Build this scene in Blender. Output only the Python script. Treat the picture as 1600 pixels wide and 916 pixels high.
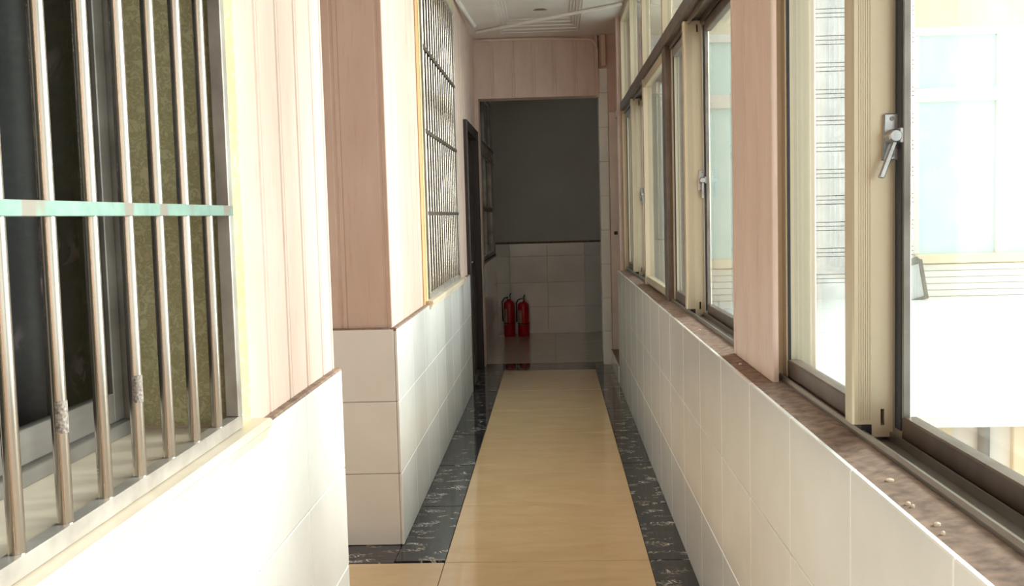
import bpy, bmesh, math, random
from mathutils import Matrix, Vector
random.seed(7)
scene = bpy.context.scene
COL = scene.collection
for o in list(bpy.data.objects):
    bpy.data.objects.remove(o)

# ------------------------------------------------------------------ camera
CAM_H = 1.36
FPX, PCX, PCY = 1600.0, 800.0, 458.0            # focal length and principal point in a 1600 x 916 picture
VPX, VPY, ROLL = 863.0, 336.0, math.radians(1.33)
_d = Vector((VPX - PCX, -(VPY - PCY), -FPX)).normalized()        # corridor axis (+Y) seen by the camera
_u = Vector((-math.sin(ROLL), math.cos(ROLL), 0.0)); _u = (_u - _d * _u.dot(_d)).normalized()
_r = _d.cross(_u)
cam_data = bpy.data.cameras.new('camera')
cam_data.sensor_width = 36.0
cam_data.lens = 36.0
cam_data.clip_start = 0.05
cam = bpy.data.objects.new('camera', cam_data); COL.objects.link(cam)
cam.matrix_world = Matrix(((_r[0], _r[1], _r[2], 0), (_d[0], _d[1], _d[2], 0), (_u[0], _u[1], _u[2], CAM_H), (0, 0, 0, 1)))
scene.camera = cam

# ------------------------------------------------------------------ light
SKY = 2.5
world = bpy.data.worlds.new('overcast_sky'); scene.world = world
world.use_nodes = True
bg = world.node_tree.nodes['Background']
bg.inputs['Color'].default_value = (0.93, 0.97, 1.0, 1)
bg.inputs['Strength'].default_value = SKY

sun_data = bpy.data.lights.new('sun_right_offscreen', 'SUN'); sun_data.energy = 17.0; sun_data.angle = math.radians(46); sun_data.color = (1.0, .985, .965)
sun = bpy.data.objects.new('sun_right_offscreen', sun_data); COL.objects.link(sun); sun.location = (30, 12.6, 11.6)
sun.rotation_euler = Vector((-1.0, -.42, -.34)).to_track_quat('-Z', 'Y').to_euler()

vs = scene.view_settings
vs.view_transform = 'Standard'; vs.look = 'None'; vs.exposure = 0.0; vs.gamma = 1.0
vs.use_curve_mapping = False
scene.cycles.use_denoising = True
scene.cycles.max_bounces = 10
scene.cycles.diffuse_bounces = 6
scene.cycles.transparent_max_bounces = 16
scene.cycles.caustics_reflective = False
scene.cycles.caustics_refractive = False

# ------------------------------------------------------------------ materials
def srgb(r, g, b):
    f = lambda c: (c / 255 / 12.92) if c / 255 <= .04045 else ((c / 255 + .055) / 1.055) ** 2.4
    return (f(r), f(g), f(b), 1)

class NT:
    def __init__(s, name):
        s.m = bpy.data.materials.new(name); s.m.use_nodes = True
        s.t = s.m.node_tree; s.b = s.t.nodes['Principled BSDF']; s.out = s.t.nodes['Material Output']
        s.co = None
    def n(s, typ, **kw):
        x = s.t.nodes.new(typ)
        for k, v in kw.items():
            if k in x.inputs: x.inputs[k].default_value = v
            else: setattr(x, k, v)
        return x
    def link(s, a, b): s.t.links.new(a, b)
    def coord(s, scale=(1, 1, 1)):
        g = s.n('ShaderNodeNewGeometry')
        mp = s.n('ShaderNodeMapping'); mp.inputs['Scale'].default_value = scale
        s.link(g.outputs['Position'], mp.inputs['Vector'])
        return mp.outputs['Vector']
    def noise(s, scale, detail=4, rough=.55, dist=0, vec=None):
        x = s.n('ShaderNodeTexNoise'); x.inputs['Scale'].default_value = scale
        x.inputs['Detail'].default_value = detail; x.inputs['Roughness'].default_value = rough
        x.inputs['Distortion'].default_value = dist
        s.link(vec if vec is not None else s.coord(), x.inputs['Vector'])
        return x.outputs['Fac']
    def ramp(s, fac, stops):
        r = s.n('ShaderNodeValToRGB'); cr = r.color_ramp
        while len(cr.elements) < len(stops): cr.elements.new(.5)
        for e, (p, c) in zip(cr.elements, stops):
            e.position = p; e.color = c if len(c) == 4 else (*c, 1)
        s.link(fac, r.inputs['Fac']); return r.outputs['Color']
    def mix(s, fac, a, b):
        x = s.n('ShaderNodeMix'); x.data_type = 'RGBA'
        if hasattr(fac, 'links'): s.link(fac, x.inputs[0])
        else: x.inputs[0].default_value = fac
        for v, i in ((a, 6), (b, 7)):
            if hasattr(v, 'links'): s.link(v, x.inputs[i])
            else: x.inputs[i].default_value = v
        return x.outputs[2]
    def base(s, c):
        if hasattr(c, 'links'): s.link(c, s.b.inputs['Base Color'])
        else: s.b.inputs['Base Color'].default_value = c
    def set(s, rough=.5, metal=0, spec=.5, coat=0):
        s.b.inputs['Roughness'].default_value = rough; s.b.inputs['Metallic'].default_value = metal
        s.b.inputs['Specular IOR Level'].default_value = spec; s.b.inputs['Coat Weight'].default_value = coat
        return s
    def bump(s, h, strength=.2, dist=.002):
        x = s.n('ShaderNodeBump'); x.inputs['Strength'].default_value = strength; x.inputs['Distance'].default_value = dist
        s.link(h, x.inputs['Height']); s.link(x.outputs['Normal'], s.b.inputs['Normal'])

M = {}
def plain(name, c1, c2=None, rough=.5, metal=0, spec=.5, scale=8, stretch=(1, 1, 1), bump=0, detail=4):
    t = NT(name).set(rough, metal, spec)
    if c2 is None: c2 = tuple(v * .88 for v in c1[:3]) + (1,)
    f = t.noise(scale, detail, vec=t.coord(stretch))
    t.base(t.ramp(f, [(.3, c1), (.7, c2)]))
    if bump: t.bump(f, bump)
    M[name] = t.m; return t

plain('white_tile', srgb(238, 238, 236), srgb(228, 228, 225), rough=.09, scale=3)
plain('floor_grout', srgb(92, 80, 66), srgb(74, 64, 54), rough=.9, scale=30)
plain('grout', srgb(165, 160, 152), srgb(140, 134, 126), rough=.9, scale=30)
t = plain('pink_panel', srgb(226, 196, 180), srgb(214, 180, 163), rough=.42, scale=14, stretch=(1, 1, .25))
f2 = t.noise(70, 3, vec=t.coord((1, 1, .12)))
stain = t.noise(2.2, 6, .7)
c = t.mix(t.ramp(f2, [(.55, (0, 0, 0)), (.75, (.5, .5, .5))]), t.ramp(t.noise(9, 4, vec=t.coord((1, 1, .3))), [(.3, srgb(214, 191, 178)), (.7, srgb(204, 180, 166))]), srgb(196, 158, 140))
c = t.mix(t.ramp(stain, [(.6, (0, 0, 0)), (.78, (.35, .35, .35))]), c, srgb(150, 118, 105))
t.base(c)
plain('pink_wall', srgb(214, 188, 175), srgb(204, 176, 162), rough=.55, scale=10)
plain('ceiling_white', srgb(234, 227, 221), srgb(226, 218, 211), rough=.6, scale=4)
plain('dirty_ledge', srgb(152, 128, 110), srgb(98, 80, 70), rough=.85, scale=34, bump=.5, detail=8)
plain('cream_stone', srgb(216, 204, 184), srgb(198, 182, 160), rough=.3, scale=6)
plain('sill_stone', srgb(222, 218, 212), srgb(196, 190, 184), rough=.22, scale=5, stretch=(1, 3, 1))
plain('plaster_wall', srgb(198, 198, 194), srgb(190, 190, 186), rough=.75, scale=3)
plain('champagne_aluminium', srgb(206, 194, 168), srgb(194, 180, 153), rough=.34, metal=.35, scale=6, stretch=(1, 1, .2))
plain('grey_aluminium', srgb(150, 146, 140), srgb(112, 106, 100), rough=.38, metal=.6, scale=9, stretch=(1, .15, 1))
plain('brown_aluminium', srgb(112, 98, 88), srgb(84, 72, 66), rough=.4, metal=.5, scale=9)
plain('rubber_seal', srgb(38, 44, 56), srgb(26, 30, 40), rough=.5, scale=9)
plain('wood_edge', srgb(206, 160, 112), srgb(186, 138, 92), rough=.6, scale=12, stretch=(1, 1, .2))
plain('door_dark', srgb(44, 34, 34), srgb(30, 23, 24), rough=.3, scale=6, stretch=(1, 1, .1))
plain('door_pale', srgb(228, 214, 206), srgb(214, 198, 190), rough=.45, scale=5)
plain('latch_metal', srgb(186, 188, 188), srgb(150, 152, 153), rough=.3, metal=.85, scale=30)
plain('extinguisher_red', srgb(196, 16, 34), srgb(178, 12, 30), rough=.28, scale=5)
plain('black_plastic_and_fill', srgb(24, 24, 25), srgb(16, 16, 17), rough=.4)
plain('pvc_white', srgb(248, 246, 242), srgb(234, 230, 224), rough=.4, scale=10)
plain('cable_pink', srgb(226, 204, 192), srgb(212, 188, 176), rough=.5)
plain('facade_white', srgb(240, 238, 230), srgb(226, 222, 212), rough=.7, scale=2)
plain('facade_cream', srgb(238, 226, 196), srgb(222, 206, 172), rough=.7, scale=2.5)
plain('facade_course', srgb(236, 234, 230), srgb(214, 210, 206), rough=.8, scale=9, bump=.6, detail=8)
plain('facade_joint', srgb(96, 92, 88), srgb(80, 76, 72), rough=.9)
plain('canopy_sheet', srgb(240, 241, 240), srgb(230, 231, 230), rough=.5, scale=2)
plain('yard_concrete', srgb(176, 172, 164), srgb(154, 150, 142), rough=.9, scale=2)
plain('lamp_lens', srgb(206, 208, 206), srgb(190, 192, 190), rough=.2)
plain('teal_pane', srgb(210, 236, 232), srgb(192, 226, 222), rough=.12, scale=4)
plain('lamp_grey', srgb(128, 126, 120), srgb(104, 102, 98), rough=.5, metal=.3)
plain('brass_dark', srgb(40, 62, 56), srgb(28, 44, 40), rough=.4, metal=.4)

# stainless bars, thin vertical brush marks
t = plain('stainless_bar', srgb(196, 186, 174), srgb(160, 149, 136), rough=.2, metal=.95, scale=14, stretch=(1, 1, .08))
t = plain('stainless_frame', srgb(206, 200, 192), srgb(164, 156, 148), rough=.32, metal=.6, scale=10)
# crossbar wrapped in a torn green film
t = NT('green_film').set(.35, .45)
fm = t.noise(9, 2, .4, vec=t.coord((1, 1.0, .3)))
t.base(t.mix(t.ramp(fm, [(.56, (0, 0, 0)), (.585, (1, 1, 1))]), t.ramp(t.noise(30), [(.3, srgb(138, 164, 152)), (.7, srgb(120, 146, 136))]), srgb(138, 130, 120)))
M['green_film'] = t.m
# beige polished floor tile, streaked across the corridor
t = NT('beige_tile').set(.07)
f = t.noise(7, 6, .6, .6, t.coord((.5, 1.5, 1)))
t.base(t.ramp(f, [(.25, srgb(216, 189, 150)), (.5, srgb(210, 182, 142)), (.75, srgb(203, 174, 134))]))
M['beige_tile'] = t.m
t = NT('grey_floor_tile').set(.16)
t.base(t.ramp(t.noise(7, 5, .6, .5, t.coord((.4, 1.6, 1))), [(.25, srgb(192, 183, 170)), (.75, srgb(178, 169, 156))]))
M['grey_floor_tile'] = t.m
# black marble with short broken pale veins
t = NT('black_marble').set(.07)
v = t.coord((1, 1.7, 1))
na = t.noise(15, 5, .62, 1.6, v); nb = t.noise(9, 3, .5, .4, v)
vein = t.ramp(na, [(.472, (0, 0, 0)), (.492, (1, 1, 1)), (.508, (1, 1, 1)), (.528, (0, 0, 0))])
mask = t.ramp(nb, [(.535, (0, 0, 0)), (.61, (1, 1, 1))])
mul = t.n('ShaderNodeMix'); mul.data_type = 'RGBA'; mul.blend_type = 'MULTIPLY'; mul.inputs[0].default_value = 1
t.link(vein, mul.inputs[6]); t.link(mask, mul.inputs[7])
t.base(t.mix(mul.outputs[2], t.ramp(t.noise(20, 4), [(.3, srgb(34, 35, 40)), (.7, srgb(52, 53, 58))]), t.ramp(t.noise(5), [(.5, srgb(226, 224, 218)), (.66, srgb(206, 178, 130))])))
M['black_marble'] = t.m
# yellow-green marbled sticker on the window reveals
t = NT('marbled_reveal').set(.45)
na = t.noise(42, 6, .7, 1.1); nb = t.noise(5, 3)
t.base(t.mix(t.ramp(na, [(.44, (0, 0, 0)), (.5, (.55, .55, .55)), (.64, (.05, .05, .05))]), t.ramp(nb, [(.3, srgb(218, 211, 170)), (.7, srgb(198, 190, 146))]), srgb(140, 122, 74)))
M['marbled_reveal'] = t.m
# curtain: very dark plum cloth with faint flowers
t = NT('curtain_cloth').set(.6)
vo = t.n('ShaderNodeTexVoronoi'); vo.inputs['Scale'].default_value = 5; t.link(t.coord((1, 1, .8)), vo.inputs['Vector'])
flower = t.ramp(vo.outputs['Distance'], [(.18, (1, 1, 1)), (.3, (0, 0, 0))])
petal = t.ramp(t.noise(16, 3, .5, 1.0), [(.5, (0, 0, 0)), (.56, (1, 1, 1))])
mul = t.n('ShaderNodeMix'); mul.data_type = 'RGBA'; mul.blend_type = 'MULTIPLY'; mul.inputs[0].default_value = 1
t.link(flower, mul.inputs[6]); t.link(petal, mul.inputs[7])
t.base(t.mix(mul.outputs[2], srgb(56, 44, 50), srgb(168, 132, 144)))
M['curtain_cloth'] = t.m
# extinguisher label: white paper with small dark rows
t = NT('extinguisher_label').set(.5)
br = t.n('ShaderNodeTexBrick'); br.inputs['Scale'].default_value = 40; br.inputs['Mortar Size'].default_value = .05
br.inputs['Color1'].default_value = srgb(222, 218, 205); br.inputs['Color2'].default_value = srgb(206, 196, 184); br.inputs['Mortar'].default_value = srgb(120, 60, 56)
g = t.n('ShaderNodeNewGeometry'); sp = t.n('ShaderNodeSeparateXYZ'); cb = t.n('ShaderNodeCombineXYZ')
t.link(g.outputs['Position'], sp.inputs[0]); t.link(sp.outputs['X'], cb.inputs['X']); t.link(sp.outputs['Z'], cb.inputs['Y']); t.link(cb.outputs[0], br.inputs['Vector'])
t.base(br.outputs['Color']); M['extinguisher_label'] = t.m

def glass(name, tint, ior=1.5, haze=0.0):
    t = NT(name); t.t.nodes.remove(t.b)
    tr = t.n('ShaderNodeBsdfTransparent'); tr.inputs['Color'].default_value = tint
    gl = t.n('ShaderNodeBsdfGlossy'); gl.inputs['Roughness'].default_value = .01
    lw = t.n('ShaderNodeLayerWeight'); lw.inputs['Blend'].default_value = .5       # Schlick term, alike on both faces of the pane
    pw = t.n('ShaderNodeMath'); pw.operation = 'POWER'; pw.inputs[1].default_value = 5
    t.link(lw.outputs['Facing'], pw.inputs[0])
    r0 = ((ior - 1) / (ior + 1)) ** 2
    fr = t.n('ShaderNodeMath'); fr.operation = 'MULTIPLY_ADD'; fr.inputs[1].default_value = 1 - r0; fr.inputs[2].default_value = r0
    t.link(pw.outputs[0], fr.inputs[0])
    mx = t.n('ShaderNodeMixShader'); t.link(fr.outputs[0], mx.inputs[0]); t.link(tr.outputs[0], mx.inputs[1]); t.link(gl.outputs[0], mx.inputs[2])
    last = mx
    if haze:                                             # dust film on the pane
        df = t.n('ShaderNodeBsdfDiffuse'); df.inputs['Color'].default_value = (.8, .82, .8, 1)
        m2 = t.n('ShaderNodeMixShader')
        t.link(t.ramp(t.noise(5, 5, .6, vec=t.coord((1, 1, .3))), [(.3, (haze * .5,) * 3), (.75, (haze * 1.6,) * 3)]), m2.inputs[0])
        t.link(mx.outputs[0], m2.inputs[1]); t.link(df.outputs[0], m2.inputs[2]); last = m2
    t.link(last.outputs[0], t.out.inputs['Surface'])
    M[name] = t.m
glass('window_glass', (.93, .97, .95, 1), 1.45, .05)
glass('dark_glass', (.74, .77, .76, 1), 1.22)

# ------------------------------------------------------------------ mesh helpers
WL = {}                                                  # world location of every parent

class MB:
    def __init__(s): s.v = []; s.f = []
    def box(s, x0, x1, y0, y1, z0, z1):
        if x0 > x1: x0, x1 = x1, x0
        if y0 > y1: y0, y1 = y1, y0
        if z0 > z1: z0, z1 = z1, z0
        b = len(s.v)
        s.v += [(x0, y0, z0), (x1, y0, z0), (x1, y1, z0), (x0, y1, z0), (x0, y0, z1), (x1, y0, z1), (x1, y1, z1), (x0, y1, z1)]
        s.f += [tuple(b + i for i in q) for q in ((3, 2, 1, 0), (4, 5, 6, 7), (0, 1, 5, 4), (1, 2, 6, 5), (2, 3, 7, 6), (3, 0, 4, 7))]
        return s
    def prism(s, poly, fn, h0, h1):                      # poly: 2D outline, fn(u, v, h) -> xyz
        b = len(s.v); n = len(poly)
        s.v += [fn(u, v, h0) for u, v in poly] + [fn(u, v, h1) for u, v in poly]
        s.f += [tuple(b + i for i in reversed(range(n))), tuple(b + n + i for i in range(n))]
        s.f += [(b + i, b + (i + 1) % n, b + n + (i + 1) % n, b + n + i) for i in range(n)]
        return s
    def tube(s, pts, r, n=10, caps=True):
        pts = [Vector(p) for p in pts]; b = len(s.v)
        for i, p in enumerate(pts):
            d = (pts[min(i + 1, len(pts) - 1)] - pts[max(i - 1, 0)]).normalized()
            a = d.cross(Vector((0, 0, 1)))
            if a.length < .05: a = d.cross(Vector((0, 1, 0)))
            a.normalize(); c = d.cross(a)
            rr = r[i] if isinstance(r, (list, tuple)) else r
            for k in range(n):
                q = p + (a * math.cos(2 * math.pi * k / n) + c * math.sin(2 * math.pi * k / n)) * rr
                s.v.append(tuple(q))
        m = len(pts)
        for i in range(m - 1):
            for k in range(n):
                s.f.append((b + i * n + k, b + i * n + (k + 1) % n, b + (i + 1) * n + (k + 1) % n, b + (i + 1) * n + k))
        if caps:
            s.f.append(tuple(b + k for k in reversed(range(n)))); s.f.append(tuple(b + (m - 1) * n + k for k in range(n)))
        return s
    def lathe(s, prof, cx, cy, n=24, a0=0, a1=2 * math.pi):
        b = len(s.v); full = abs(a1 - a0 - 2 * math.pi) < 1e-6; cols = n if full else n + 1
        for r, z in prof:
            for k in range(cols):
                a = a0 + (a1 - a0) * k / n
                s.v.append((cx + r * math.cos(a), cy + r * math.sin(a), z))
        for i in range(len(prof) - 1):
            for k in range(n):
                k2 = (k + 1) % cols
                s.f.append((b + i * cols + k, b + i * cols + k2, b + (i + 1) * cols + k2, b + (i + 1) * cols + k))
        return s
    def grid(s, pts):                                    # pts[i][j]
        b = len(s.v); n = len(pts[0])
        for row in pts: s.v += [tuple(p) for p in row]
        for i in range(len(pts) - 1):
            for j in range(n - 1):
                s.f.append((b + i * n + j, b + i * n + j + 1, b + (i + 1) * n + j + 1, b + (i + 1) * n + j))
        return s
    def build(s, name, mat, parent=None, bevel=0, smooth=False, kind=None):
        me = bpy.data.meshes.new(name); me.from_pydata(s.v, [], s.f)
        bm = bmesh.new(); bm.from_mesh(me)
        bmesh.ops.recalc_face_normals(bm, faces=bm.faces)
        if bevel: bmesh.ops.bevel(bm, geom=list(bm.edges), offset=bevel, segments=1, affect='EDGES', clamp_overlap=True)
        if smooth:
            for f in bm.faces: f.smooth = True
            for e in bm.edges:
                if len(e.link_faces) == 2 and e.calc_face_angle(0) > .7: e.smooth = False
        bm.to_mesh(me); bm.free()
        me.materials.append(M[mat])
        o = bpy.data.objects.new(name, me); COL.objects.link(o)
        WL[o] = Vector((0, 0, 0))
        if parent is not None:
            o.parent = parent; o.location = -WL[parent]
        if kind: o['kind'] = kind
        return o

_cache = {}
def piece(name, x0, x1, y0, y1, z0, z1, mat, parent, bev=.0015):
    """one bevelled block; alike blocks share their mesh"""
    d = (round(abs(x1 - x0), 4), round(abs(y1 - y0), 4), round(abs(z1 - z0), 4))
    key = (d, mat, bev)
    if key not in _cache:
        mb = MB().box(-d[0] / 2, d[0] / 2, -d[1] / 2, d[1] / 2, -d[2] / 2, d[2] / 2)
        o = mb.build(name, mat, None, bev); _cache[key] = o.data
    else:
        o = bpy.data.objects.new(name, _cache[key]); COL.objects.link(o)
    c = Vector(((x0 + x1) / 2, (y0 + y1) / 2, (z0 + z1) / 2))
    o.location = c
    WL[o] = c
    if parent is not None:
        o.parent = parent; o.location = c - WL[parent]
    return o

def thing(name, label, cat, loc=(0, 0, 0), group=None, kind=None):
    o = bpy.data.objects.new(name, None); COL.objects.link(o); o.location = loc; WL[o] = Vector(loc)
    o.empty_display_size = .1
    o['label'] = label; o['category'] = cat
    if group: o['group'] = group
    if kind: o['kind'] = kind
    return o
def tag(o, label, cat, group=None, kind=None):
    o['label'] = label; o['category'] = cat
    if group: o['group'] = group
    if kind: o['kind'] = kind
    return o

# PVC wall plank with a double groove; u = along the wall, v = out of the wall
PW = .185
_plank = {}
def plank(side, u0, u1, z0, z1, base, parent, t=.008):
    w = round(u1 - u0, 4); h = round(z1 - z0, 4); key = (side, w, h, t)
    if key not in _plank:
        prof = [(0, 0), (0, t - .003), (.002, t), (w - .034, t), (w - .031, t - .0035), (w - .021, t - .0035), (w - .018, t), (w - .002, t), (w, t - .003), (w, 0)]
        if w < .06: prof = [(0, 0), (0, t - .003), (.002, t), (w - .002, t), (w, t - .003), (w, 0)]
        fn = {'left': lambda u, v, hh: (v, u, hh), 'right': lambda u, v, hh: (-v, u, hh), 'front': lambda u, v, hh: (u, -v, hh)}[side]
        o = MB().prism(prof, fn, 0, h).build('panel', 'pink_panel'); _plank[key] = o.data
    else:
        o = bpy.data.objects.new('panel', _plank[key]); COL.objects.link(o)
    loc = Vector((base, u0, z0)) if side != 'front' else Vector((u0, base, z0))
    WL[o] = loc; o.parent = parent; o.location = loc - WL[parent]
    return o
def planks(side, u0, u1, z0, z1, base, parent, rev=False):
    n = max(1, int(math.ceil((u1 - u0) / PW - .05)))
    for i in range(n):
        if rev: a, b = max(u0, u1 - (i + 1) * PW), u1 - i * PW
        else: a, b = u0 + i * PW, min(u1, u0 + (i + 1) * PW)
        plank(side, a, b, z0, z1, base, parent)

# ------------------------------------------------------------------ key dimensions (metres)
XL, XR = -.65, .503            # tiled wall faces
TW, TH, TT = .455, .3033, .012 # wall tile
ZS = .91                       # top of the tiled dado
CEIL = 2.93
GAP = .0025
YN = 3.06                      # end of the near left wall
YC = 4.168                     # corner of the far left wall
YP = 9.19                      # portal
YE = 11.74                     # end wall
YB = -2.0

# ------------------------------------------------------------------ floor
floor = MB().box(-2.7, 1.3, YB - .1, YE + .2, -.14, -TT).box(1.3, 3.2, YP + .02, YE + .2, -.14, -TT).build('floor', 'floor_grout', kind='structure')
tag(floor, 'polished beige tile floor with black marble borders along the corridor', 'floor')
def ftile(x0, x1, y0, y1, mat):
    piece('floor_tile', x0 + .0012, x1 - .0012, y0 + .0036, y1 - .0036, -TT, 0, mat, floor, .0012)
FX0, FX1, FL = -.457, .350, .79
y = 3.945 - 8 * FL
ys = []
while y < 8.95:
    ys.append(y); y += FL
ys.append(8.95)
for a, b in zip(ys, ys[1:]):
    a2 = max(a, YB)
    if b - a2 > .02:
        ftile(FX0, FX1, a2, b, 'beige_tile')
        ftile(FX1, XR + .01, a2, b, 'black_marble')
        if b <= 3.0 and a2 < 3.0: ftile(XL - .01, FX0, a2, min(b, YN), 'black_marble')
        if a >= 3.94: ftile(XL - .01, FX0, max(a, 3.965), b, 'black_marble')
for i in range(3):
    x1 = FX0 - i * .8
    ftile(x1 - .8, x1, 3.155, 3.945, 'beige_tile')
    if i: ftile(x1 - .8, x1, 3.945 + .0, YC + .01, 'black_marble')
ftile(FX0 - .8, XL - .01, 3.945, YC + .01, 'black_marble')
ftile(-2.6, FX0, 2.85, 3.155, 'black_marble')
for x0, x1 in ((XL - .01, FX0), (FX0, FX1), (FX1, XR + .01)):
    ftile(x0, x1, 8.95, 9.39, 'black_marble')
for x0, x1 in ((-.66, .0), (.0, .8), (.8, 1.6), (1.6, 2.4), (2.4, 3.0)):
    for y0, y1 in ((9.39, 10.18), (10.18, 10.97), (10.97, YE)):
        ftile(x0, x1, y0, y1, 'grey_floor_tile')

# ------------------------------------------------------------------ ceiling with a stepped coffer
mb = MB()
CX0, CX1, CY0, CY1 = -.408, .262, 6.5, 8.955
mb.box(-2.7, CX0, YB - .1, YE + .2, CEIL, CEIL + .25); mb.box(CX1, .78, YB - .1, YE + .2, CEIL, CEIL + .25)
mb.box(.78, 3.2, YP, YE + .2, CEIL, CEIL + .25)
mb.box(CX0, CX1, YB - .1, CY0, CEIL, CEIL + .25); mb.box(CX0, CX1, CY1, YE + .2, CEIL, CEIL + .25)
mb.box(CX0, CX1, CY0, CY1, CEIL + .044, CEIL + .25)
ceiling = mb.build('ceiling', 'ceiling_white', kind='structure')
tag(ceiling, 'off-white plaster ceiling with a stepped coffer', 'ceiling')
for i in range(4):
    z0 = CEIL + .010 * i + .006; z1 = CEIL + .0445; xa, xb = .022 * i, .022 * (i + 1); ya, yb = .10 * i, .10 * (i + 1)
    for x0, x1, y0, y1 in ((CX0 + xa, CX0 + xb, CY0 + ya, CY1 - ya), (CX1 - xb, CX1 - xa, CY0 + ya, CY1 - ya), (CX0 + xb, CX1 - xb, CY0 + ya, CY0 + yb), (CX0 + xb, CX1 - xb, CY1 - yb, CY1 - ya)):
        piece('coffer_step', x0, x1, y0, y1, z0, z1, 'ceiling_white', ceiling, .002)

poly = [(-.06 + (.05 + .012 * math.sin(3 * a)) * math.cos(a), 8.2 + (.045 + .01 * math.cos(2 * a)) * math.sin(a)) for a in [i * math.pi / 8 for i in range(16)]]
MB().prism(poly, lambda u, v, h: (u, v, h), CEIL + .042, CEIL + .0445).build('water_stain', 'dirty_ledge', ceiling)

# ------------------------------------------------------------------ left walls
def tiles_x(parent, face, sign, y0, y1, joint, z0=0, rows=3, zt=ZS, mat='white_tile'):
    """tiles on a wall of constant x; sign +1 = the face looks to +X"""
    k = math.floor((y0 - joint) / TW); y = joint + k * TW
    while y < y1 - .005:
        a, b = max(y, y0), min(y + TW, y1)
        if b - a > .012:
            for r in range(rows):
                za = z0 + r * TH; zb = min(zt, z0 + (r + 1) * TH)
                piece('tile', face - sign * TT, face, a + GAP / 2, b - GAP / 2, za + GAP / 2, zb - GAP / 2, mat, parent, .0022)
        y += TW
def tiles_y(parent, face, x0, x1, joint, rows=3, zt=ZS, z0=0, tw=TW):
    """tiles on a wall of constant y looking to -Y"""
    k = math.floor((x0 - joint) / tw); x = joint + k * tw
    while x < x1 - .005:
        a, b = max(x, x0), min(x + tw, x1)
        if b - a > .012:
            for r in range(rows):
                za = z0 + r * TH; zb = min(zt, z0 + (r + 1) * TH)
                piece('tile', a + GAP / 2, b - GAP / 2, face, face + TT, za + GAP / 2, zb - GAP / 2, 'white_tile', parent, .0022)
        x += tw

XC = XL - TT                    # lower core face  -.662
XU = -.680                      # upper core face (panels bring it to -.672)
WY0, WY1, WZ0, WZ1 = .30, 2.112, .93, 2.80      # near window opening
wl = MB()
wl.box(-.9, XC, YB, YN - TT, 0, ZS - .012)
wl.box(-.9, XU, YB, WY0, ZS - .012, CEIL); wl.box(-.9, XU, WY1, YN - .008, ZS - .012, CEIL)
wl.box(-.9, XU, WY0, WY1, WZ1, CEIL); wl.box(-.9, XU, WY0, WY1, ZS - .012, ZS - .008)
wl.box(-2.6, -.9, YN - .2, YN - .012, 0, CEIL)                  # passage side
wall_left = wl.build('wall_left', 'pink_wall', kind='structure')
tag(wall_left, 'near left wall with white tiled dado and pale pink panels around barred window', 'wall')
tiles_x(wall_left, XL, 1, YB, YN, YN - 6 * TW)
planks('left', 2.195, YN, ZS + .004, CEIL, XU, wall_left)
planks('left', YB, WY0 - .1, ZS + .004, CEIL, XU, wall_left)
MB().box(XU, XL - .001, YB, YN + .001, ZS - .012, ZS + .004).build('ledge', 'dirty_ledge', wall_left, .003)
# reveal lined with marbled sheet and its face strip
MB().box(-.885, XU + .003, WY1 - .001, WY1 + .012, WZ0 + .006, WZ1).build('reveal_panel', 'marbled_reveal', wall_left)
MB().box(-.885, XU + .003, WY0 - .012, WY0 + .001, WZ0, WZ1).build('reveal_panel', 'marbled_reveal', wall_left)
MB().box(XU, XU + .010, WY1, 2.192, ZS + .004, WZ1 + .08).build('reveal_edge', 'marbled_reveal', wall_left)
MB().box(XU, XU + .010, WY0 - .1, WY0, ZS + .004, WZ1 + .08).build('reveal_edge', 'marbled_reveal', wall_left)

wf = MB()
DY0, DY1, DZ = 7.985, 9.165, 2.085            # dark door opening
FY0, FY1 = 5.385, 7.245                       # far barred window opening
wf.box(-.9, XC, YC + TT, DY0, 0, ZS - .012)
wf.box(-.9, XU, YC + .03, FY0, ZS - .012, CEIL); wf.box(-.9, XU, FY1, DY0, ZS - .012, CEIL)
wf.box(-.9, XU, FY0, FY1, WZ1, CEIL); wf.box(-.9, XU, FY0, FY1, ZS - .012, ZS - .008)
wf.box(-.9, XU, DY0, DY1, DZ, CEIL); wf.box(-.9, XU + .012, DY1, YP + .21, 0, CEIL)
wf.box(-2.6, -.9, YC + TT, YC + .2, 0, ZS - .012); wf.box(-2.6, -.9, YC + .03, YC + .2, ZS - .012, CEIL)
wf.box(-.67, -.637, YP + .001, YP + .209, 0, 2.405)
wall_far = wf.build('wall_left', 'pink_wall', kind='structure')
tag(wall_far, 'far left wall past the side passage with white dado, barred window and dark door', 'wall')
tiles_x(wall_far, XL, 1, YC, DY0 - .03, YC)
tiles_y(wall_far, YC, -2.6, XL - TT - .0005, XL - 5 * TW)
planks('left', YC + .02, FY0 - .17, ZS + .004, CEIL, XU, wall_far)
planks('left', FY1 + .05, DY0 - .03, ZS + .004, CEIL, XU, wall_far)
planks('left', DY0 - .03, DY1 + .02, DZ + .03, CEIL, XU, wall_far)
planks('front', -2.6, XU + .008, ZS + .004, CEIL, YC + .03, wall_far, rev=True)
MB().box(XU, XL - .001, YC + .001, DY0 - .03, ZS - .012, ZS + .004).build('ledge', 'dirty_ledge', wall_far, .003)
MB().box(-2.6, XU, YC + .001, YC + .03, ZS - .012, ZS + .004).build('ledge', 'dirty_ledge', wall_far, .003)
MB().box(XU, XU + .012, FY0 - .165, FY0 - .06, ZS + .004, WZ1 + .06).build('reveal_edge', 'wood_edge', wall_far)
MB().box(XU, XU + .014, FY0 - .06, FY0, ZS + .004, WZ1 + .06).build('reveal_edge', 'marbled_reveal', wall_far)
MB().box(XU, XU + .014, FY0, FY1 + .05, WZ1, WZ1 + .06).build('reveal_edge', 'marbled_reveal', wall_far)
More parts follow.
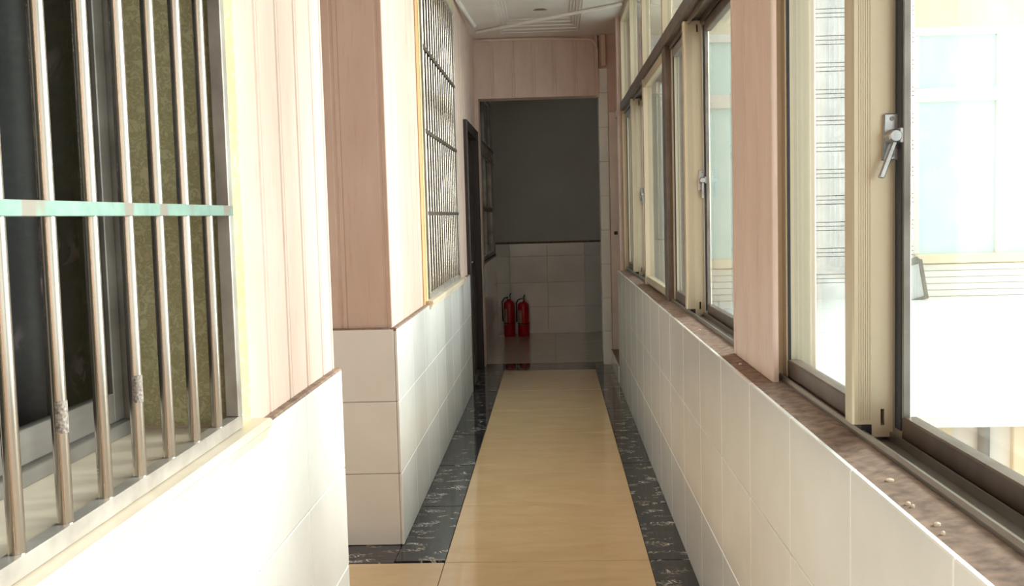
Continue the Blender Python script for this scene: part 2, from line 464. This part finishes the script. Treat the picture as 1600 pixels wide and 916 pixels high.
MB().box(XU, XU + .014, FY1, FY1 + .05, ZS + .004, WZ1).build('reveal_edge', 'marbled_reveal', wall_far)
MB().box(-.885, XU + .003, FY1 - .001, FY1 + .012, WZ0, WZ1).build('reveal_panel', 'marbled_reveal', wall_far)
MB().box(-.885, XU + .003, FY0 - .012, FY0 + .001, WZ0, WZ1).build('reveal_panel', 'marbled_reveal', wall_far)

# stone window sills with a moulded nose
def sill(y0, y1, label):
    poly = [(-.89, .9), (XC - .001, .9), (XL + .002, .885), (-.640, .888), (-.640, .897), (-.634, .901), (-.634, .909), (-.629, .914), (-.629, .926), (-.634, .93), (-.89, .93)]
    o = MB().prism(poly, lambda u, v, h: (u, h, v), y0, y1).build('trim_1', 'cream_stone', kind='structure')
    return tag(o, label, 'window sill')
sill(WY0 - .1, 2.212, 'moulded cream stone sill under the near barred window')
sill(FY0 - .1, FY1 + .14, 'moulded cream stone sill under the far barred window by the dark door')
MB()

# outer closing walls of the rooms on the left, and the back of the corridor
o = MB().box(-2.8, -2.6, YB - .1, YE + .2, 0, CEIL).build('wall_outer', 'plaster_wall', kind='structure'); tag(o, 'plain far wall of the rooms on the left', 'wall')
o = MB().box(-2.6, .75, YB - .15, YB, 0, CEIL).build('wall_back', 'pink_wall', kind='structure'); tag(o, 'plain pink wall closing the corridor behind', 'wall')

# ------------------------------------------------------------------ windows behind the grilles (dark rooms)
def room_window(name, y0, y1, label, panes):
    w = thing(name, label, 'window', (-.9, (y0 + y1) / 2, WZ0), kind='structure')
    f = MB()
    f.box(-.935, -.885, y0, y1, WZ0, WZ0 + .028); f.box(-.95, -.905, y0, y1, WZ0 + .028, WZ0 + .05)
    f.box(-.95, -.885, y0, y1, WZ1 - .05, WZ1)
    f.box(-.95, -.885, y1 - .03, y1, WZ0, WZ1); f.box(-.95, -.885, y0, y0 + .03, WZ0, WZ1)
    f.build('window_frame', 'grey_aluminium', w, .002)
    n = panes; L = (y1 - y0 - .06) / n
    for i in range(n):
        a = y0 + .03 + i * L; b = a + L; x = -.915 if i % 2 else -.928
        s = MB()
        s.box(x - .012, x + .012, a, a + .045, WZ0 + .03, WZ1 - .05); s.box(x - .012, x + .012, b - .045, b, WZ0 + .03, WZ1 - .05)
        s.box(x - .012, x + .012, a + .045, b - .045, WZ0 + .03, WZ0 + .09); s.box(x - .012, x + .012, a + .045, b - .045, WZ1 - .1, WZ1 - .05)
        so = s.build('sash', 'grey_aluminium', w, .002)
        MB().box(x - .003, x + .003, a + .04, b - .04, WZ0 + .085, WZ1 - .09).build('pane', 'dark_glass', so)
    return w
room_window('window_1', WY0, WY1, 'dark aluminium sliding window behind the near security bars', 2)
room_window('window_2', FY0, FY1, 'dark aluminium sliding window behind the far security bars', 2)
def curtain(y0, y1, label, amp=.022):
    rows = []
    N = int((y1 - y0) / .012)
    for zi in range(9):
        z = WZ0 - .05 + (WZ1 - WZ0 + .1) * zi / 8
        rows.append([(-1.01 + amp * math.sin(2 * math.pi * (y0 + (y1 - y0) * j / N) / .17 + .25 * math.sin(z * 3)), y0 + (y1 - y0) * j / N, z) for j in range(N + 1)])
    o = MB().grid(rows).build('curtain', 'curtain_cloth', smooth=True)
    md = o.modifiers.new('thickness', 'SOLIDIFY'); md.thickness = .003
    return tag(o, label, 'curtain')
curtain(WY0 - .1, WY1 + .1, 'dark plum flowered curtain behind the window with the near security bars')
curtain(FY0 - .1, FY1 + .1, 'dark plum flowered curtain behind the window with the far security bars')

# ------------------------------------------------------------------ security grilles
def grille(y0, y1, ybars, label, film, rad=.0108, mat='stainless_bar'):
    g = thing('security_grille', label, 'security grille', (-.674, (y0 + y1) / 2, .931))
    xf, xb = -.660, -.688
    z0, z1 = .931, 2.79
    piece('frame_rail', xb, xf, y0, y1, z0, z0 + .027, 'stainless_frame', g, .002)
    piece('frame_rail', xb, xf, y0, y1, z1 - .027, z1, 'stainless_frame', g, .002)
    piece('frame_post', xb, xf, y0, y0 + .025, z0 + .027, z1 - .027, 'stainless_frame', g, .002)
    piece('frame_post', xb, xf, y1 - .025, y1, z0 + .027, z1 - .027, 'stainless_frame', g, .002)
    bars = []; data = None
    for y in ybars:
        if data is None:
            o = MB().tube([(0, 0, 0), (0, 0, z1 - z0 - .05)], rad, 16).build('bar', mat, smooth=True); data = o.data
        else:
            o = bpy.data.objects.new('bar', data); COL.objects.link(o)
        p = Vector((-.6745, y, z0 + .025)); WL[o] = p; o.parent = g; o.location = p - WL[g]; bars.append(o)
    for i, z in enumerate((1.386, 1.825, 2.27)):
        piece('crossbar', -.6645, -.6595, y0 + .002, y1 - .002, z - .0105, z + .0105, 'green_film' if film else 'brown_aluminium', g, .001)
    return g, bars
g1, b1 = grille(WY0 + .01, 2.104, [1.984 - .1273 * i for i in range(13)], 'polished steel security bars with a green-filmed crossbar on the near window', True)
g2, b2 = grille(FY0 + .055, FY1 - .01, [5.545 + .1225 * i for i in range(14)], 'steel security bars with dark crossbars on the window beside the dark door', False, .0075, 'stainless_bar')
plain('sticker_grey', srgb(70, 58, 52), srgb(150, 140, 130), rough=.7, scale=260)
for i, z in ((5, 1.105), (3, 1.10)):
    bb = b1[i]; p = WL[bb]
    r = MB().lathe([(.0112, z - .022), (.0112, z + .022)], p.x, p.y, 8, -1.6, .5).build('sticker_residue', 'sticker_grey', smooth=True)
    r.parent = bb; r.location = -p

# ------------------------------------------------------------------ dark door in the left wall
d1 = thing('door_1', 'dark brown door with dark frame in the left wall beside the portal', 'door', (-.66, (DY0 + DY1) / 2, 0), kind='structure')
xo = -.642
MB().box(-.8, xo, DY0 - .03, DY0 + .05, 0, DZ + .03).build('door_jamb', 'door_dark', d1, .004)
MB().box(-.8, xo, DY1 - .05, DY1 + .02, 0, DZ + .03).build('door_jamb', 'door_dark', d1, .004)
MB().box(-.8, xo, DY0 + .05, DY1 - .05, DZ - .05, DZ + .03).build('door_head', 'door_dark', d1, .004)
leaf = MB().box(-.735, -.695, DY0 + .05, DY1 - .05, .01, DZ - .05).build('door_leaf', 'door_dark', d1, .003)
for z0, z1 in ((.15, .85), (1.0, 1.85)):
    for y0, y1 in ((DY0 + .16, DY0 + .55), (DY0 + .64, DY1 - .16)):
        piece('door_panel', -.697, -.688, y0, y1, z0, z1, 'door_dark', leaf, .004)
MB().tube([(-.695, DY0 + .12, 1.0), (-.65, DY0 + .12, 1.0), (-.65, DY0 + .22, 1.0)], .009, 8).build('door_handle', 'latch_metal', leaf, smooth=True)

# ------------------------------------------------------------------ portal, header and the end room
PX = .432
wp = MB()
wp.box(XU + .012, PX, YP + .008, YP + .21, 2.405, CEIL)
wall_portal = wp.build('wall_portal', 'pink_wall', kind='structure'); tag(wall_portal, 'pink panelled header wall above the opening to the dim end room', 'wall')
planks('front', XU + .012, PX, 2.405, CEIL, YP + .008, wall_portal, rev=True)
pr = MB().box(PX + TT, .62, YP + TT, YP + .21, 0, CEIL)
pier_r = pr.build('wall_pier', 'pink_wall', kind='structure'); tag(pier_r, 'slim tiled pier on the window side of the portal', 'wall')
for r in range(9):
    za, zb = r * TH, min((r + 1) * TH, 2.64)
    if zb - za > .02:
        piece('tile', PX, XR + .01, YP, YP + TT, za + GAP / 2, zb - GAP / 2, 'white_tile', pier_r, .002)
        piece('tile', PX, PX + TT, YP + TT, YP + .21, za + GAP / 2, zb - GAP / 2, 'white_tile', pier_r, .002)

we = MB()
we.box(-.9, 3.2, YE + TT, YE + .2, 0, 1.045); we.box(-.9, 3.2, YE + TT + .004, YE + .2, 1.045, CEIL)
wall_end = we.build('wall_end', 'plaster_wall', kind='structure'); tag(wall_end, 'dim grey end wall with white tiled dado behind the fire extinguishers', 'wall')
for r in range(4):
    za = [0, .311, .592, .893][r]; zb = [.311, .592, .893, 1.04][r]
    x = -.072 - 2 * .432 if r % 2 == 0 else -.072 - 2 * .432 + (.0)
    while x < 3.0:
        a, b = max(x, -.66), min(x + .432, 3.0)
        if b - a > .02: piece('tile', a + GAP / 2, b - GAP / 2, YE, YE + TT, za + GAP / 2, zb - GAP / 2, 'white_tile', wall_end, .002)
        x += .432
MB().box(-.66, 3.0, YE - .004, YE + .02, 1.04, 1.06).build('ledge', 'dirty_ledge', wall_end, .003)
EY0, EY1, EZ0, EZ1 = 9.62, 11.62, .93, 2.62
we2 = MB()
we2.box(-.9, XC, YP + .21, YE + .1, 0, EZ0 - .02); we2.box(-.9, XU + .012, YP + .21, EY0, EZ0 - .02, CEIL)
we2.box(-.9, XU + .012, EY1, YE + .1, EZ0 - .02, CEIL); we2.box(-.9, XU + .012, EY0, EY1, EZ1, CEIL)
wall_e2 = we2.build('wall_left', 'plaster_wall', kind='structure'); tag(wall_e2, 'grey left wall of the end room with tiled dado and tall window', 'wall')
tiles_x(wall_e2, XL, 1, YP + .21, YE, YE - 6 * TW, mat='white_tile')
MB().box(XU, XL - .001, YP + .21, YE, ZS - .004, EZ0).build('ledge', 'dirty_ledge', wall_e2, .003)
o = MB().box(3.0, 3.2, YP + .0, YE + .1, 0, CEIL).box(.62, 3.0, YP + .02, YP + .21, 0, CEIL).build('wall_end_side', 'plaster_wall', kind='structure'); tag(o, 'grey right wall of the end room', 'wall')
w3 = thing('window_3', 'tall grey glazed window on the left side of the end room', 'window', (-.7, (EY0 + EY1) / 2, EZ0), kind='structure')
f = MB()
for y in (EY0, (EY0 + EY1) / 2 - .02, EY1 - .04): f.box(-.72, -.675, y, y + .04, EZ0, EZ1)
for z in (EZ0, 1.415, 2.06, EZ1 - .04): f.box(-.72, -.675, EY0, EY1, z, z + .04)
f.build('window_frame', 'grey_aluminium', w3, .002)
for z0, z1 in ((EZ0 + .04, 1.415), (1.455, 2.06), (2.10, EZ1 - .04)):
    for y0, y1 in ((EY0 + .04, (EY0 + EY1) / 2 - .02), ((EY0 + EY1) / 2 + .02, EY1 - .04)):
        piece('pane', -.705, -.699, y0, y1, z0, z1, 'dark_glass', w3, .001)
g3 = thing('security_grille', 'short row of dark bars across the end room window', 'security grille', (-.65, (EY0 + EY1) / 2, 1.93))
for z in (1.93, 2.065): piece('crossbar', -.663, -.645, EY0 + .1, EY1 - .02, z, z + .016, 'brown_aluminium', g3, .001)
for i in range(8): piece('bar', -.66, -.648, EY0 + .13 + i * .245, EY0 + .145 + i * .245, 1.946, 2.065, 'brown_aluminium', g3, .001)
for y in (EY0 + .12, EY1 - .05): piece('bracket', -.675, -.655, y, y + .02, 1.97, 2.0, 'brown_aluminium', g3, .001)

# ------------------------------------------------------------------ right wall: dado, ledge, pier, door recess
YW = 8.08
wr = MB()
wr.box(XR + TT, .72, YB, YW, -.1, ZS - .022)
wr.box(.60, .72, YB, YW + .2, -3.2, -.1)
wr.box(.575, .69, 2.765, 3.10, ZS - .022, CEIL)                         # core of the pier
wr.box(.575, .72, YW, 8.36, -.1, ZS - .022); wr.box(.543, .72, 8.36, 8.46, 0, CEIL)
wr.box(XR + TT, .72, YW + .10, YP + TT, 0, .135)                       # raised threshold
wr.box(.615, .78, 8.46, YP + .21, 0, CEIL)
wall_right = wr.build('wall_right', 'pink_wall', kind='structure'); tag(wall_right, 'low white tiled wall under the long run of corridor windows', 'wall')
tiles_x(wall_right, XR, -1, YB, YW + .0, 1.303)
tiles_x(wall_right, XR, -1, YW + .1, YP, YW + .1, rows=1, zt=.14)
tiles_y(wall_right, YW + .0, XR + .5, XR + .5, 0)
lg = []                                                              # uneven mortar ledge
N = 150
rnd = random.Random(3)
for i in range(N + 1):
    y = YB + (YW - YB) * i / N
    e = .003 * math.sin(y * 9) + .002 * math.sin(y * 23)
    lg.append([(XR + .008, y, ZS - .02), (XR + .0085, y, ZS - .004), (.52, y, ZS - .0028 + rnd.uniform(0, .0006)), (.548 + e, y, ZS - .001 + rnd.uniform(0, .001)), (.568 + e, y, ZS + .003 + rnd.uniform(-.001, .0015)), (.592, y, ZS + .002), (.592, y, ZS - .03)])
MB().grid(lg).build('ledge', 'dirty_ledge', wall_right, smooth=True)
MB().box(XR + .003, .61, YW + .10, YP, .134, .142).build('ledge', 'dirty_ledge', wall_right, .002)
planks('right', 2.645, 3.215, ZS + .004, CEIL, .567, wall_right)
MB().box(.5665, .5755, 2.65, 3.21, ZS + .002, CEIL).build('pier_backing', 'pink_wall', wall_right)
MB().box(.60, .6905, 2.758, 2.7655, ZS - .02, CEIL).build('outer_reveal', 'facade_cream', wall_right)
for x, y, r in ((.545, 1.68, .007), (.528, 1.545, .004), (.53, 1.53, .003), (.533, 1.44, .005), (.526, 1.40, .003), (.54, 3.0, .005), (.55, 3.9, .005)):
    MB().lathe([(r, ZS - .002), (r * .9, ZS + .0016), (r * .5, ZS + .0028), (0, ZS + .003)], x, y, 12).build('paint_drop', 'cream_stone', wall_right, smooth=True)

d2 = thing('door_2', 'pale door set back in the right wall between windows and portal', 'door', (.6, 8.78, .142), kind='structure')
MB().box(.575, .612, 8.46, 8.52, .142, 2.25).build('door_jamb', 'door_pale', d2, .003)
MB().box(.515, .612, YP - .045, YP - .005, .142, 2.25).build('door_jamb', 'door_pale', d2, .003)
MB().box(.575, .612, 8.52, YP - .045, 2.19, 2.25).build('door_head', 'door_pale', d2, .003)
lf = MB().box(.59, .61, 8.52, YP - .045, .15, 2.19).build('door_leaf', 'door_pale', d2, .002)
for z0, z1 in ((.3, .95), (1.1, 2.05)): piece('door_panel', .584, .592, 8.62, YP - .17, z0, z1, 'door_pale', lf, .004)
MB().box(.545, .575, YP - .062, YP - .044, 1.17, 1.20).build('strike_plate', 'brass_dark', d2, .002)

# ------------------------------------------------------------------ corridor windows on the right
ZT, ZH0, ZH1, ZC = .925, 2.165, 2.245, CEIL - .05
def ribs(mb, Y):
    for k in range(6): mb.box(.5875 + .0042 * k, .5895 + .0042 * k, Y - .0014, Y + .002, .945, ZH0 - .01)

def latch(so, Y, lever_dx):
    c = (.645, 1.491)
    MB().prism([(.629, 1.447), (.659, 1.447), (.659, 1.535), (.632, 1.535)], lambda u, v, h: (u, h, v), Y - .011, Y + .001).build('latch_plate', 'latch_metal', so, .002)
    MB().tube([(c[0], Y - .010, c[1]), (c[0], Y - .034, c[1]), (c[0], Y - .040, c[1])], [.0135, .0135, .010], 20).build('latch_hub', 'latch_metal', so, smooth=True)
    e = (c[0] + lever_dx, 1.413)
    MB().prism([(c[0] - .004, c[1] - .008), (c[0] + .005, c[1] - .008), (e[0] + .0045, e[1] - .001), (e[0] - .0055, e[1] + .001)], lambda u, v, h: (u, h, v), Y - .036, Y - .026).build('latch_lever', 'latch_metal', so, .0015)
    arc = [(c[0] + .022 * math.cos(a), Y - .014, c[1] + .022 * math.sin(a)) for a in [math.radians(-70 + 12 * i) for i in range(11)]]
    MB().tube(arc, .003, 8).build('latch_hook', 'latch_metal', so, smooth=True)
    for z in (1.457, 1.525): MB().tube([(.6465, Y - .0105, z), (.6465, Y - .0130, z)], .0042, 12).build('screw', 'grey_aluminium', so, smooth=True)

def inner_sash(w, Y, Y2, lever_dx):
    """sliding sash whose locking stile ends at Y and whose far edge is Y2"""
    mb = MB()
    poly = [(.575, Y + .004), (.579, Y), (.612, Y), (.612, Y + .05), (.575, Y + .05)]
    mb.prism(poly, lambda u, v, h: (u, v, h), .937, ZH0 + .002)
    mb.box(.612, .629, Y, Y + .05, .912, ZH0 + .002); mb.box(.636, .652, Y, Y + .05, .912, ZH0 + .002)
    mb.box(.629, .636, Y + .045, Y + .05, .912, ZH0 + .002)                     # roller slots are open at both ends of the stile
    for z0, z1 in ((.912, .935), (.967, ZH0 - .045), (ZH0 - .013, ZH0 + .002)): mb.box(.629, .636, Y, Y + .045, z0, z1)
    ribs(mb, Y)
    mb.box(.602, .64, Y2 - .045, Y2, .912, ZH0)
    so = mb.build('sash', 'champagne_aluminium', w)
    MB().box(.604, .638, Y + .05, Y2 - .045, .914, .968).build('bottom_rail', 'brown_aluminium', so, .003)
    MB().box(.604, .638, Y + .05, Y2 - .045, ZH0 - .05, ZH0).build('top_rail', 'grey_aluminium', so, .003)
    MB().box(.618, .623, Y + .045, Y2 - .04, .962, ZH0 - .045).build('pane', 'window_glass', so)
    MB().box(.606, .612, Y2 - .053, Y2 - .044, .966, ZH0 - .05).build('seal', 'rubber_seal', so)
    MB().box(.592, .612, Y + .001, Y + .03, .914, .936).build('corner_fill', 'black_plastic_and_fill', so)  # black fill in the corner below the stile's overhanging front
    latch(so, Y, lever_dx)
    return so
def outer_sash(w, Y, Y2):
    mb = MB()
    mb.box(.658, .676, Y2 - .038, Y2 + .045, .91, ZH0); mb.box(.658, .690, Y, Y + .055, .91, ZH0)
    so = mb.build('sash', 'champagne_aluminium', w, .002)
    MB().box(.658, .688, Y + .055, Y2 - .038, .91, .958).build('bottom_rail', 'brown_aluminium', so, .003)
    MB().box(.658, .688, Y + .055, Y2 - .038, ZH0 - .05, ZH0).build('top_rail', 'brown_aluminium', so, .003)
    MB().box(.672, .677, Y + .05, Y2 - .036, .952, ZH0 - .045).build('pane', 'window_glass', so)
    MB().box(.6565, .660, Y2 - .0375, Y2 - .004, .93, ZH0 - .02).build('seal', 'rubber_seal', so)
    MB().box(.660, .6725, Y2 - .043, Y2 - .037, .955, ZH0 - .045).build('seal', 'grey_aluminium', so)
    MB().box(.6535, .668, Y2 - .04, Y2 - .02, 1.478, 1.506).build('keeper', 'latch_metal', so, .001)
    return so
def fixed_pane(w, y0, y1, z0, z1, name='pane', x=.61):
    MB().box(x, x + .005, y0, y1, z0, z1).build(name, 'window_glass', w)

def frame(w, y0, y1, mull, tmull):
    lip = MB()
    lip.prism([(.588, .893), (.589, .918), (.592, .926), (.597, .926), (.597, .905), (.693, .905), (.693, .893)], lambda u, v, h: (u, h, v), y0, y1)
    for x in (.646, .690): lip.box(x, x + .0035, y0, y1, .905, .922)
    for z in (.897, .902, .907, .912): lip.box(.5868, .589, y0, y1, z, z + .0018)
    lip.build('bottom_track', 'grey_aluminium', w)
    MB().box(.567, .695, y0, y1, ZH0 + .012, ZH1).build('transom_rail', 'brown_aluminium', w, .003)
    tr = MB()
    for x in (.594, .646, .690): tr.box(x, x + .004, y0, y1, ZH0 - .012, ZH0 + .013)
    tr.build('top_track', 'brown_aluminium', w)
    MB().box(.575, .690, y0, y1, ZC, CEIL).build('head_rail', 'champagne_aluminium', w, .002)
    for y in (y0, y1 - .04): MB().box(.575, .690, y, y + .04, .905, CEIL).build('jamb', 'champagne_aluminium', w, .002)
    for a, b, m in mull: MB().box(.572, .66, a, b, .905, ZH0 + .012).build('mullion', m, w, .002)
    for y in tmull: MB().box(.575, .625, y, y + .05, ZH1, ZC).build('transom_mullion', 'champagne_aluminium', w, .002)
    ys = [y0 + .04] + [v for y in tmull for v in (y, y + .05)] + [y1 - .04]
    for a, b in zip(ys[::2], ys[1::2]): fixed_pane(w, a, b, ZH1, ZC, 'transom_pane', .602)

w4 = thing('window_4', 'near sliding aluminium window with crescent latch beside pink pier', 'window', (.64, 1.5, .9), kind='structure')
frame(w4, -1.5, 2.76, [(.66, .74, 'champagne_aluminium')], [.68, 1.7])
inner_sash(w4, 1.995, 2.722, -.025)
outer_sash(w4, .74, 2.0)
fixed_pane(w4, -1.46, .66, ZT, ZH0 + .012)
w5 = thing('window_5', 'long run of sliding aluminium windows between pink pier and pale door', 'window', (.64, 5.7, .9), kind='structure')
frame(w5, 3.10, 8.36, [(5.16, 5.29, 'brown_aluminium'), (6.39, 6.45, 'champagne_aluminium')], [4.25, 5.27, 6.42, 7.37])
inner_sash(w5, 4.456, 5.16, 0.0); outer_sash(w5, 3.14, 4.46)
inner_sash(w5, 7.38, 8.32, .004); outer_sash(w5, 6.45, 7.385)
ff = MB()
ff.box(.578, .612, 5.29, 6.39, .925, .965); ff.box(.578, .612, 5.29, 6.39, ZH0 - .04, ZH0 + .012)
ff.build('fixed_frame', 'champagne_aluminium', w5, .003)
fixed_pane(w5, 5.29, 6.39, .96, ZH0 - .035, x=.6)

# ------------------------------------------------------------------ small services on the ceiling and header
o = MB().tube([(-.607, 8.78, 2.917), (.56, 7.80, 2.917)], .0125, 12).build('conduit', 'pvc_white', smooth=True); tag(o, 'white conduit running diagonally across the ceiling', 'conduit')
o = MB().tube([(-.645, 7.45, 2.912), (-.60, 8.46, 2.912)], .016, 12).build('conduit', 'pvc_white', smooth=True); tag(o, 'short white conduit along the ceiling corner above the barred window', 'conduit')
pts = [(-.63, YP - .0122, 2.915), (-.3, YP - .0122, 2.916), (0, YP - .0122, 2.912), (.34, YP - .0122, 2.897)]
pts += [(.34 + .085 * math.sin(a), YP - .0122, 2.812 + .085 * math.cos(a)) for a in [math.radians(15 * i) for i in range(1, 7)]] + [(.427, YP - .0122, 2.6), (.427, YP - .0122, 2.39)]
o = MB().tube(pts, .0115, 10).build('cable', 'cable_pink', smooth=True); tag(o, 'thin cable following the top and side of the header wall', 'cable')
o = MB().box(.46, .50, YP - .045, YP, 2.655, CEIL).build('trunking', 'pink_panel', bevel=.003); tag(o, 'pink vertical trunking above the tiled pier', 'trunking')

# ------------------------------------------------------------------ fire extinguishers
def extinguisher(x, y, h, r, label, gauge, la):
    e = thing('fire_extinguisher', label, 'fire extinguisher', (x, y, 0), group='fire extinguishers by the end wall')
    prof = [(0, .0), (r * .96, .0), (r, .008), (r, h - .045), (r * .93, h - .022), (r * .7, h - .006), (r * .35, h + .004), (r * .3, h + .018), (0, h + .018)]
    body = MB().lathe(prof, x, y, 28).build('cylinder', 'extinguisher_red', e, smooth=True)
    MB().lathe([(r + .0012, h * .34), (r + .0012, h * .78)], x, y, 10, la, la + 1.1).build('label_sheet', 'extinguisher_label', body, smooth=True)
    MB().lathe([(r + .001, h * .36), (r + .003, h * .365), (r + .003, h * .385), (r + .001, h * .39)], x, y, 28).build('strap', 'door_dark', body, smooth=True)
    MB().lathe([(.013, h + .012), (.015, h + .02), (.015, h + .04), (.009, h + .048), (0, h + .048)], x, y, 14).build('valve', 'latch_metal', e, smooth=True)
    MB().prism([(-.035, h + .036), (.02, h + .036), (.02, h + .044), (-.035, h + .042)], lambda u, v, q: (x + u, y - .004 + q, v), -.007, .011).build('carry_handle', 'black_plastic_and_fill', e, .002)
    MB().prism([(-.004, h + .04), (.006, h + .04), (.028, h + .082), (.016, h + .086)], lambda u, v, q: (x + u, y - .004 + q, v), -.007, .011).build('squeeze_lever', 'black_plastic_and_fill', e, .002)
    hose = [(x - .012, y, h + .03), (x - .05, y - .01, h + .034), (x - r - .014, y - .012, h - .01), (x - r - .012, y - .012, h - .12), (x - r - .010, y - .012, h * .42)]
    MB().tube(hose, .007, 8).build('hose', 'black_plastic_and_fill', e, smooth=True)
    if gauge: MB().tube([(x - .018, y - .012, h + .018), (x - .018, y - .03, h + .018)], .017, 16).build('gauge', 'pvc_white', e, smooth=True)
    return e
extinguisher(-.513, 11.555, .405, .0635, 'taller red fire extinguisher standing in the corner by the end wall', False, math.radians(185))
extinguisher(-.354, 11.545, .385, .064, 'red fire extinguisher with a pale round gauge beside the taller one', True, math.radians(190))

# ------------------------------------------------------------------ outside: the wing across the yard
FYW = 8.5
b = thing('building_wing', 'overexposed white wing of the building across the yard with pale teal windows', 'building', (2.8, FYW, -3.2))
fb = MB()
fb.box(.8, 6.5, FYW, FYW + .3, -3.2, .88); fb.box(.8, 6.5, FYW, FYW + .3, 2.78, 9.6)
fb.box(2.08, 2.93, FYW, FYW + .3, .88, 2.78); fb.box(5.6, 6.5, FYW, FYW + .3, .88, 2.78)
fb.build('facade', 'facade_cream', b)
MB().box(2.075, 2.935, FYW - .012, FYW, .60, 3.45).build('pier_backing', 'facade_joint', b)
z = .60
while z < 3.4:
    for h in (.146, .034, .034):
        piece('tile_course', 2.07, 2.94, FYW - .030, FYW - .011, z + .003, z + h - .003, 'facade_course', b, .002)
        z += h
z = .56
for i in range(6):
    for x0, x1 in ((.8, 2.06), (2.95, 6.5)):
        piece('tile_course', x0, x1, FYW - .02, FYW + .001, z + .002, z + .05, 'facade_white', b, .002)
    z += .053
for x0, x1 in ((.8, 2.07), (2.94, 5.6)):
    piece('sill', x0, x1, FYW - .06, FYW + .1, .885, .96, 'facade_cream', b, .006)
    piece('transom_rail', x0, x1, FYW - .01, FYW + .06, 2.19, 2.30, 'facade_white', b, .005)
    piece('transom_rail', x0, x1, FYW - .01, FYW + .06, 2.72, 2.785, 'facade_white', b, .005)
    n = 3 if x0 < 1 else 4; L = (x1 - x0) / n
    for i in range(n):
        a = x0 + i * L
        for z0, z1 in ((.96, 2.19), (2.30, 2.72)):
            piece('window_frame', a, a + .05, FYW, FYW + .05, z0, z1, 'facade_white', b, .004)
            piece('pane', a + .05, a + L, FYW + .03, FYW + .036, z0, z1, 'teal_pane', b, .001)
MB().box(.8, 6.5, FYW, FYW + 3, 9.6, 9.75).build('roof', 'facade_white', b)
MB().box(.8, 6.5, FYW + .25, FYW + .29, -3.2, 9.6).build('inner_wall', 'facade_white', b)

cpy = thing('canopy_roof', 'white sheet canopy roof over the yard below the windows', 'canopy', (2.6, 6.1, .6))
edges = [3.84, 4.5, 5.3, 6.35, 7.05, 7.8, 8.47]
for i, (a, c) in enumerate(zip(edges, edges[1:])):
    piece('roof_sheet', 1.0, 6.4, a, c + .03, .565 + .006 * i, .577 + .006 * i, 'canopy_sheet', cpy, .002)
piece('fascia', 1.0, 6.4, 3.825, 3.842, .53, .577, 'canopy_sheet', cpy, .003)
for x in (3.6, 5.8): piece('post', x, x + .12, 3.85, 3.92, -3.2, .56, 'facade_cream', cpy, .005)
lb = thing('yard_wall', 'cream pilastered wall under the canopy roof', 'wall', (2.6, 4.0, -3.2))
MB().box(1.0, 6.4, 3.96, 4.2, -3.2, .55).build('wall_face', 'facade_white', lb)
for i, x in enumerate((1.38, 1.74, 2.3, 2.9, 4.2, 5.0)): piece('pilaster', x, x + .13, 3.93, 3.965, -3.2, .55, 'facade_cream', lb, .004)
o = MB().tube([(1.63, 3.935, -3.2), (1.63, 3.935, .55)], .022, 12).build('downpipe', 'lamp_grey', smooth=True); tag(o, 'grey downpipe on the cream yard wall', 'pipe')
o = MB().box(.72, 12, -10, 12, -3.35, -3.2).build('ground', 'yard_concrete', kind='structure'); tag(o, 'pale concrete yard ground far below the windows', 'ground')

fl = thing('floodlight', 'small grey floodlight tilted downwards on the white facade', 'floodlight', (2.79, 8.3, .58))
rot = Matrix.Translation(Vector((2.79, 8.25, .745))) @ Matrix.Rotation(math.radians(-16), 4, 'Y') @ Matrix.Rotation(math.radians(18), 4, 'X')
def rbox(name, mat, x0, x1, y0, y1, z0, z1, bev=.004):
    o = MB().box(x0, x1, y0, y1, z0, z1); o.v = [tuple(rot @ Vector(p)) for p in o.v]
    return o.build(name, mat, fl, bev)
rbox('housing', 'lamp_grey', -.15, .15, -.02, .05, -.17, .17)
rbox('rim', 'lamp_grey', -.155, -.125, -.035, -.02, -.175, .175); rbox('rim', 'lamp_grey', .125, .155, -.035, -.02, -.175, .175)
rbox('rim', 'lamp_grey', -.125, .125, -.035, -.02, .145, .175); rbox('rim', 'lamp_grey', -.125, .125, -.035, -.02, -.175, -.145)
rbox('lens', 'lamp_lens', -.125, .125, -.026, -.0195, -.145, .145, .001)
MB().box(2.76, 2.82, 8.27, 8.472, .73, .76).build('bracket', 'lamp_grey', fl, .003)
